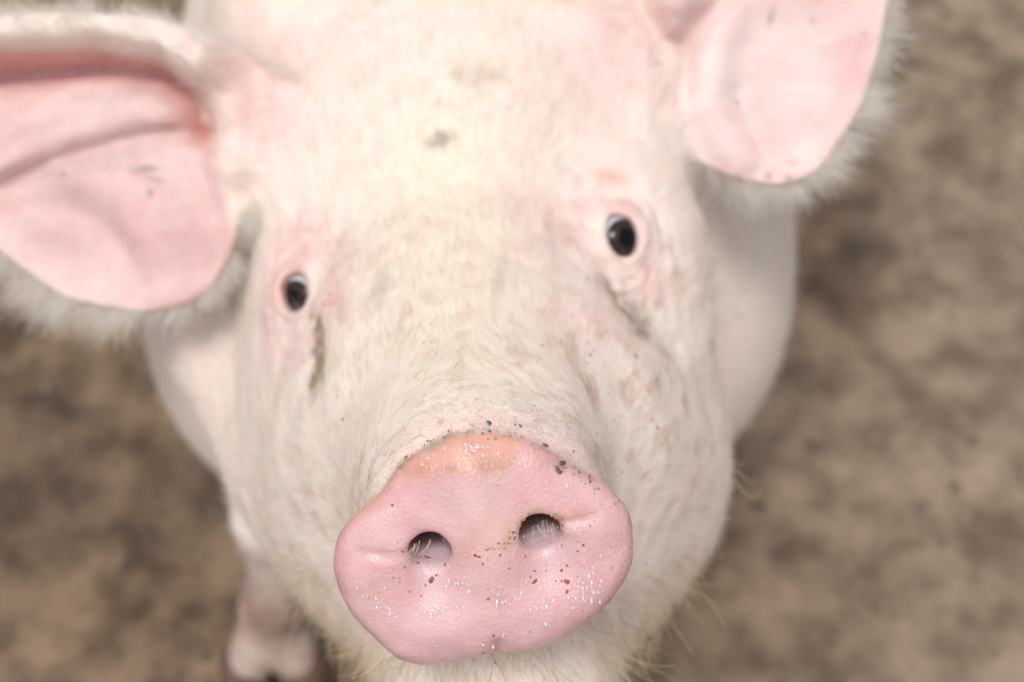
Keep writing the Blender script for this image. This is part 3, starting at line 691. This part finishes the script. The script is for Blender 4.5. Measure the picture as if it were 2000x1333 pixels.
# over the brow the coat runs back towards the nape; on the trunk back and down
back = np.array([0, UP[1]*0+1.0, .9]); back = unit(back)
t_ = np.clip((.45-V[:, 2])/.05, 0, 1)[:, None]
bodyflow = nrm(np.stack([(wd[:, 0])*1.2, np.ones(len(V)), -.9+0*wd[:, 0]], 1)); bodyflow = np.stack([bodyflow@RX, bodyflow@UP, bodyflow@FW], 1)
hw_ = np.clip((.60-V[:, 2])/.05, 0, 1)[:, None]
flow = nrm(flow*hw_+bodyflow*(1-hw_))
earm = np.zeros(len(V)); earrim = np.zeros(len(V))
for E, o, w, near, u, v, inner in ((EARL, oL, wL, nL, uL, vL, innerL), (EARR, oR, wR, nR, uR, vR, innerR)):
    g = E.samp(E.du, u, v)[:, None]*E.P.e1+E.samp(E.dv, u, v)[:, None]*E.P.e2
    k = (near & (o < .004)).astype(float)
    flow = nrm(flow*(1-k[:, None])+nrm(g+.25*flow)*k[:, None]); earm = np.maximum(earm, k)
    earrim = np.maximum(earrim, k*np.clip((o+.006)/.004, 0, 1)*(1-inner))
# swirl of the coat: gentle wandering of the direction
wob = np.stack([fbm(V, 35, 2, 41), fbm(V, 35, 2, 43), fbm(V, 35, 2, 47)], 1)
flow = flow + (.30-.17*np.clip((.42-V[:, 2])/.05, 0, 1)[:, None])*wob
flow = flow-(flow*N).sum(1)[:, None]*N; flow = nrm(flow)
visible = np.clip((front+.35)/.3, 0, 1)
nosn = 1-np.clip(SN*1.5, 0, 1)
edge = (rdisc < 1.10) & (np.abs(qd[:, 2]) < .010)
dens = (1-.5*np.clip(grime+1.4*stain, 0, 1)*1.6)*nosn*(1-INNER*.955)*(1-.66*np.clip(eyeP*1.3-.1, 0, 1))*(1-.45*PK)*np.where(edge, .8, 1)
for E in EYES:
    dens = dens*(np.linalg.norm(V-E['c'], axis=1) > .0125)
near_face = np.clip((.50-V[:, 2])/.06, 0, 1)
def grow(name, n, weight, L, lift, rad, K=5, jit=.25, curl=.5, bright=1.0, tintmix=.35, basec=(.91, .835, .755)):
    T, W = sample(n, weight); P = interp(T, W, V); Nn = nrm(interp(T, W, N)); Fl = nrm(interp(T, W, flow)); cl = interp(T, W, coatcol); gm = interp(T, W, GRIME)
    l = interp(T, W, L)*(.65+.7*rng.random(n)); lf = lift*(.6+.8*rng.random(n))
    J = rng.normal(size=(n, 3))*jit; Fl = nrm(Fl+J); s0 = np.linspace(0, 1, K)
    pts = np.zeros((n, K, 3)); pts[:, 0] = P-Nn*.0004; cur = pts[:, 0].copy()
    side = np.cross(Fl, Nn)*(rng.normal(size=(n, 1))*curl*.5)
    for k in range(1, K):
        d = nrm(Fl+Nn*(lf*(1.15-1.1*s0[k]))[:, None]+side*s0[k]); cur = cur+d*(l/(K-1))[:, None]; pts[:, k] = cur
    base = np.array(basec)[None]*(1+.20*rng.normal(size=(n, 1)))
    base = base*(1+rng.normal(size=(n, 1))*np.array([.0, .02, .06]))
    tint = base*(1-tintmix)+cl*1.08*tintmix; tint = tint*(1-.9*gm[:, None])+cl*.85*.9*gm[:, None]; tint = np.clip(tint*bright, .03, .93)
    r = rad*np.linspace(1, .30, K)[None]*(.7+.6*rng.random((n, 1)))
    return hair_object(name, C2W(pts.reshape(-1, 3)).reshape(n, K, 3)-BASE, r, tint, root)
ysn = np.clip((.40-V[:, 2])/.08, 0, 1)
Lf = .0075-.0030*ysn
Lf = Lf + .003*np.clip(-(V[:, 1]+.06)/.04, 0, 1)*(V[:, 2] < .48)
headd = np.clip((.62-V[:, 2])/.05, 0, 1)*(1-earm)
grow('coat_hair', 115000, dens*headd*visible*(1+1.1*ysn), Lf*.88, .34, 6.2e-5, jit=.16, curl=.3)
grow('body_hair', 45000, dens*np.clip((wz-.03)/.15, .12, 1)*(1-headd)*(1-earm)*np.clip((1.3-V[:, 2])/.5, 0, 1)*np.clip((front+.3)/.3, 0, 1), .010+0*Lf, .25, 9e-5, K=4)
grow('ear_hair', 24000, dens*earm*(V[:, 2] < .6), .0075+0*Lf, .35, 6.5e-5, jit=.3)
sweep = np.stack([np.where(px > 1000, .45, -.25), -.75+0*px, 0*px], 1)
keep = flow.copy(); flow = nrm(flow+sweep*.8)
flow = nrm(flow+.55*np.stack([fbm(V, 220, 2, 71), fbm(V, 220, 2, 73), fbm(V, 220, 2, 77)], 1))
grow('ear_fringe', 16000, earrim*np.clip(.7+1.1*fbm(V, 120, 2, 79), .05, 1), .0125*(1+.5*fbm(V, 90, 2, 81)), .12, 6.5e-5, jit=.24, curl=.9, bright=1.14, tintmix=.1)
flow = keep
def surf(x, y, r=5.0):           # the skin point seen at a pixel
    k = np.nonzero((np.abs(px-x) < r) & (np.abs(py-y) < r))[0]
    if len(k) == 0:
        k = np.nonzero((np.hypot(px-x, py-y) < 60) & (V[:, 2] < .5))[0]
        if len(k) == 0: return None
        j = k[np.argmin(np.hypot(px[k]-x, py[k]-y))]; return V[j], N[j]
    m = V[k, 2].min(); k = k[V[k, 2] < m+.006]
    j = k[np.argmin(np.hypot(px[k]-x, py[k]-y))]; return V[j], N[j]
# ------------------------------------------------------------------ whiskers, each one its own bristle
mw, ns, ls, bs = material('whisker'); bs.inputs['Base Color'].default_value = (.74, .60, .40, 1); bs.inputs['Roughness'].default_value = .4
def tube(name, pts, r0, r1, mat, parent, k=5):
    pts = np.asarray(pts, float); n = len(pts); t = np.gradient(pts, axis=0); t = nrm(t); a = nrm(np.cross(t, np.array([.3, .2, 1.0])[None])); b = np.cross(t, a)
    ang = np.linspace(0, 2*math.pi, k, endpoint=False); r = np.linspace(r0, r1, n)
    v = (pts[:, None]+r[:, None, None]*(np.cos(ang)[None, :, None]*a[:, None]+np.sin(ang)[None, :, None]*b[:, None])).reshape(-1, 3)
    f = [(i*k+j, i*k+(j+1) % k, (i+1)*k+(j+1) % k, (i+1)*k+j) for i in range(n-1) for j in range(k)]
    return mesh_np(name, C2W(v)-BASE, f, mat, parent)
def bez(p, n=12):
    p = np.asarray(p, float)
    if len(p) == 2: p = np.array([p[0], (p[0]+p[1])/2, p[1]])
    if len(p) == 4: # quadratic through by chaikin
        q = p
        for _ in range(2): q = np.concatenate([q[:1], np.stack([q[:-1]*.75+q[1:]*.25, q[:-1]*.25+q[1:]*.75], 1).reshape(-1, q.shape[1]), q[-1:]])
        return q
    t = np.linspace(0, 1, n)[:, None]; m = 2*p[1]-.5*(p[0]+p[2]); return (1-t)**2*p[0]+2*t*(1-t)*m+t*t*p[2]
WH = [[(1425,897),(1456,911)],[(1438,914),(1464,941),(1475,931)],[(1440,940),(1464,971),(1486,958)],[(1380,1046),(1414,1090)],[(1325,1143),(1380,1164),(1405,1198),(1417,1228)],
      [(1284,1198),(1320,1228),(1341,1258),(1356,1284)],[(1290,1185),(1286,1250),(1256,1300)],[(1286,1196),(1277,1250),(1247,1302)],[(1205,1270),(1260,1296),(1318,1301)],[(1220,1255),(1260,1266),(1290,1271)],
      [(1228,1235),(1252,1292),(1273,1333)],[(1190,1270),(1235,1309),(1280,1336)],[(1250,1298),(1290,1313),(1325,1335)],[(1288,1192),(1226,1280)],[(1180,1282),(1225,1325),(1240,1345)],[(1262,1230),(1250,1290),(1246,1340)],
      [(1195,1255),(1245,1265),(1278,1252)],[(572,1126),(550,1157),(539,1186)],[(592,1160),(573,1212),(560,1285)],[(664,1238),(644,1260),(631,1287)],[(680,1255),(667,1290),(664,1333)],[(710,1278),(695,1312),(686,1330)],
      [(758,1270),(726,1306),(688,1326)],[(721,1275),(711,1304)],[(740,1288),(722,1316)],[(530,1004),(495,1035)],[(538,1103),(562,1118)],[(722,1283),(761,1319),(790,1340)],[(765,1300),(755,1340)],[(775,1305),(800,1345)],[(745,1300),(728,1340)],
      [(1150,1290),(1165,1345)],[(1120,1310),(1150,1345)],[(1175,1270),(1200,1330)],[(930,1310),(925,1345)]]
for w in WH:
    s = surf(*w[0])
    if s is None: continue
    q = bez(w); d0 = s[0][2]; dd = np.linspace(0, -.010, len(q)); pts = np.array([PC(a, b, d0+e) for (a, b), e in zip(q, dd)]); pts[0] = s[0]-s[1]*.0006
    tube('whisker', pts, 1.1e-4, 4e-5, mw, root)
# nostril hairs
TC = np.array
nh = []
def on_disc(x, y, h=.0008):
    d = PC(x, y, 1.0); o = DISC.O+DISC.n*h; return d*((o@DISC.n)/(d@DISC.n))
cw = (V[:, 1] < -.070)*(V[:, 2] < .44)*nosn*visible*(qd[:, 2] < -.012)
keep = flow.copy(); flow = nrm(flow+np.array([0, -.5, 0]))
grow('chin_hair', 1500, cw, .0145+0*Lf, .45, 8e-5, K=6, jit=.45, curl=1.3, bright=.9, tintmix=.1, basec=(.80, .66, .44)); flow = keep

for (cx, cy, sg) in ((840, 1062, -1), (1063, 1026, 1)):
    for k in range(9):
        t = rng.random(); x0 = cx-36+66*t + (6 if sg > 0 else -4); y0 = cy+10-18*math.sin(math.pi*t)+rng.normal()*2
        L_ = 14+34*rng.random(); dx = sg*(8+30*rng.random()**1.5)*(1 if sg < 0 else .8)
        nh.append([on_disc(x0+dx*u**1.6, y0+L_*u, .0002+.0014*math.sin(u*2.2)) for u in np.linspace(0, 1, 6)])
nh = np.array(nh)
hair_object('nostril_hair', C2W(nh.reshape(-1, 3)).reshape(nh.shape)-BASE, np.tile(np.linspace(5.5e-5, 3e-5, 6), (len(nh), 1)), np.tile([.88, .82, .72], (len(nh), 1)), root)
# ------------------------------------------------------------------ crumbs of dirt and sand stuck to the snout and coat
# skin-coloured domes on the snout, tilted towards the sun to give wet glints
BD = [(350,930,55,60,60),(400,985,30,30,30),(545,1005,85,50,100),(700,900,90,60,45),(800,880,60,60,40),(930,930,70,50,45),(1215,900,60,55,110),(1330,850,45,90,60),(1100,960,60,60,40),(730,235,90,14,60),(800,232,30,10,30),(960,245,60,16,20),(560,300,60,30,10),(700,330,90,25,8),(1220,410,12,50,14),(900,1090,200,60,30),(640,660,20,30,8),(500,560,200,80,10),(1150,640,120,60,14)]
bv, bf = [], []; SUNC = np.array([np.array(sd)@RX, np.array(sd)@UP, np.array(sd)@FW])
DV = ICO[[0, 1, 2, 3, 4, 5]]; 
def dome():
    v = [(0, 0, 1.)]; f = []
    for i, (r_, z_) in enumerate(((.5, .87), (.87, .5), (1.05, -.1))):
        for j in range(8): v.append((r_*math.cos(j*math.pi/4), r_*math.sin(j*math.pi/4), z_))
    for j in range(8): f.append((0, 1+j, 1+(j+1) % 8))
    for i in range(2):
        for j in range(8):
            a, b = 1+i*8+j, 1+i*8+(j+1) % 8; f += [(a, a+8, b+8), (a, b+8, b)]
    return np.array(v), np.array(f)
dmv, dmf = dome()
for (bx, by, bsx, bsy, bn) in BD:
    for _ in range(int(bn*1.9)):
        x = 600+(bx+rng.normal()*bsx*.6)/2.41; y = 780+(by+rng.normal()*bsy*.6)/2.41
        if noise(np.array([[x*.05, y*.05, 3.0]]), 1.0, 5)[0] < -.12: continue        # glints in clusters and gaps
        if not inside(np.array([x]), np.array([y]), disc_px)[0]: continue
        s = surf(x, y)
        if s is None: continue
        Hh = unit(SUNC-unit(s[0])); n_ = unit(s[1]*.15+Hh*.85+.13*rng.normal(size=3)); a = unit(DISC.e1-(DISC.e1@n_)*n_); b = np.cross(n_, a); r = (.7+2.6*rng.random()**3)*.5/F*s[0][2]*1.75; st = 1.2+2.4*rng.random()
        off = a*rng.normal()*3e-4+b*rng.normal()*3e-4
        bf.append(dmf+len(bv)*len(dmv)); bv.append(s[0]+off+dmv[:, 0:1]*r*a+dmv[:, 1:2]*r*st*b+(dmv[:, 2:3]*.34-.06)*r*n_)
bead = mesh_np('glint_bead', C2W(np.concatenate(bv))-BASE, np.concatenate(bf), md, root); bead['kind'] = 'stuff'
Z = lambda l: [(600+a/2.41, 780+b/2.41, s, c) for a, b, s, c in l]
cr = Z([(765,655,3,0),(780,680,3,1),(795,735,5,0),(810,742,5,0),(825,772,5,0),(845,740,4,1),(905,685,5,0),(905,735,4,0),(870,712,3,1),(940,665,4,1),(970,672,4,1),(1020,740,4,0),(1065,800,4,0),(1075,855,8,0),(1170,850,4,2),(1200,795,5,0),(1220,790,4,0),(1260,780,4,0),(1295,690,5,0),(1270,715,4,0),(1215,855,7,0),(1190,852,4,0),(1225,897,7,0),(1435,710,3,0),(1430,790,3,0),(1205,685,4,0),(650,775,4,0),(615,833,4,2),(575,855,8,0),(590,838,5,0),(567,866,4,0),(555,742,8,0),(515,765,4,0),(455,780,4,0),(440,840,3,1),(405,795,3,1),(447,708,5,2),(400,845,3,0),(950,805,4,0),(860,950,4,0),(825,1135,4,0),(825,1195,5,2),(890,1105,4,0),(900,1130,3,0),(890,1250,4,0),(410,492,5,0),
        (1245,245,4,2),(855,110,8,2),(865,125,6,2),(990,130,6,2),(970,125,4,2),(1115,222,9,0),(1190,300,11,2),(1197,335,11,2),(1185,318,8,2),(1270,350,4,0),(1320,370,5,0),(1335,368,4,0),(1405,360,4,0),(1165,340,5,0),(665,150,5,2),(580,200,7,2),(565,205,5,2),(470,270,6,0),(1440,105,5,2),(175,100,6,2),(1435,950,6,0),(1330,1065,4,1),(1425,1075,5,0),(1468,935,4,2),(1590,775,4,0),(1325,1025,4,0),(1290,990,4,1),(700,640,3,0),(1330,590,3,0),(1385,560,3,0),(1500,800,3,1),(330,900,3,1),(480,915,3,0),(1040,1100,3,0)])
for t in np.linspace(0, 1, 60):      # sand along the rim of the right nostril and down to the middle
    arc = np.array([(870,715),(930,690),(970,650),(985,600),(1010,565),(1060,538),(1120,525),(1160,540),(1180,600)])
    i = min(int(t*8), 7); q = arc[i]*(1-(t*8-i))+arc[i+1]*(t*8-i)+rng.normal(size=2)*9; cr += Z([(q[0], q[1], 2.5+3*rng.random(), 1 if rng.random() < .8 else 0)])
for _ in range(70):                  # pale grains on the edge of the disc
    t = rng.random(); arc = np.array([(440,320),(560,225),(760,165),(1000,185),(1190,310),(1320,385),(1460,500)]); i = min(int(t*6), 5); q = arc[i]*(1-(t*6-i))+arc[i+1]*(t*6-i)+rng.normal(size=2)*6
    cr += Z([(q[0], q[1], 2.5+3*rng.random(), 1 if rng.random() < .75 else 2)])
for _ in range(40): cr += Z([(400+rng.random()*950, 620+rng.random()*330, 1.8+1.5*rng.random(), int(rng.random()*2))])
cr += [(1069,671,4,2),(1064,676,2.5,0),(967,657,3,0),(908,684,2.5,1),(1088,701,2.5,0),(1120,662,2.5,0),(1151,737,3,2),(1123,750,3,2),(1198,825,3,2),(1207,846,3,2),(672,822,3,2),(633,596,4,0),(651,591,3,2),(648,577,3,0),(647,613,3,0),(1144,387,2.5,2),(1148,453,3,2),(1158,455,3,0),(1136,512,2,2),(616,644,4,2),(614,690,4,2),(1222,592,4,2),(1142,543,2,2),
       (1500,345,4,2),(1540,348,5,2),(295,378,4,2),(122,338,4,2),(1505,38,4,0),(1687,66,3,2)]
for _ in range(110):
    x = rng.normal(1210, 110); y = rng.normal(770, 130); cr.append((x, y, 1.6+2.4*rng.random()**2, 2 if rng.random() < .4 else 0))
for _ in range(170): cr.append((rng.uniform(600, 1350), rng.uniform(560, 1000), 1.0+1.8*rng.random()**2, 2 if rng.random() < .5 else 0))
CC = [np.array([.34, .115, .045]), np.array([.56, .37, .18]), np.array([.13, .10, .065])]
ico = np.array([(0,0,1),(.9,0,.45),(.28,.85,.45),(-.72,.53,.45),(-.72,-.53,.45),(.28,-.85,.45),(.72,.53,-.45),(-.28,.85,-.45),(-.9,0,-.45),(-.28,-.85,-.45),(.72,-.53,-.45),(0,0,-1.)])
icf = np.array([(0,1,2),(0,2,3),(0,3,4),(0,4,5),(0,5,1),(1,6,2),(2,7,3),(3,8,4),(4,9,5),(5,10,1),(6,7,2),(7,8,3),(8,9,4),(9,10,5),(10,6,1),(11,7,6),(11,8,7),(11,9,8),(11,10,9),(11,6,10)])
cv, cf, ct = [], [], []
for (x, y, sz, c) in cr:
    s = surf(x, y)
    if s is None or s[0][2] > .52: continue
    if abs(PX(s[0][None])[0][0]-x) > 6: continue
    r = sz*(.62 if c != 2 else .52)/F*s[0][2]*(.8+.4*rng.random()); n_ = s[1]; a = unit(np.cross(n_, rng.normal(size=3))); b = np.cross(n_, a)
    q = ico*(1+.35*rng.normal(size=(12, 1))*.6)*np.array([1.3, .85, .45])*r
    lift = .0000 if inside(np.array([x]), np.array([y]), disc_px)[0] else .0006
    cf.append(icf+len(cv)*12); cv.append(s[0]+n_*lift+q[:, 0:1]*a+q[:, 1:2]*b+q[:, 2:3]*n_); ct.append(np.tile(CC[c]*(.75+.5*rng.random()), (12, 1)))
crumb = mesh_np('dirt_crumb', C2W(np.concatenate(cv))-BASE, np.concatenate(cf), mc, root); crumb['kind'] = 'stuff'
put(crumb, 'tint', np.concatenate(ct))
print('script', round(time.time()-T0, 1), 's')
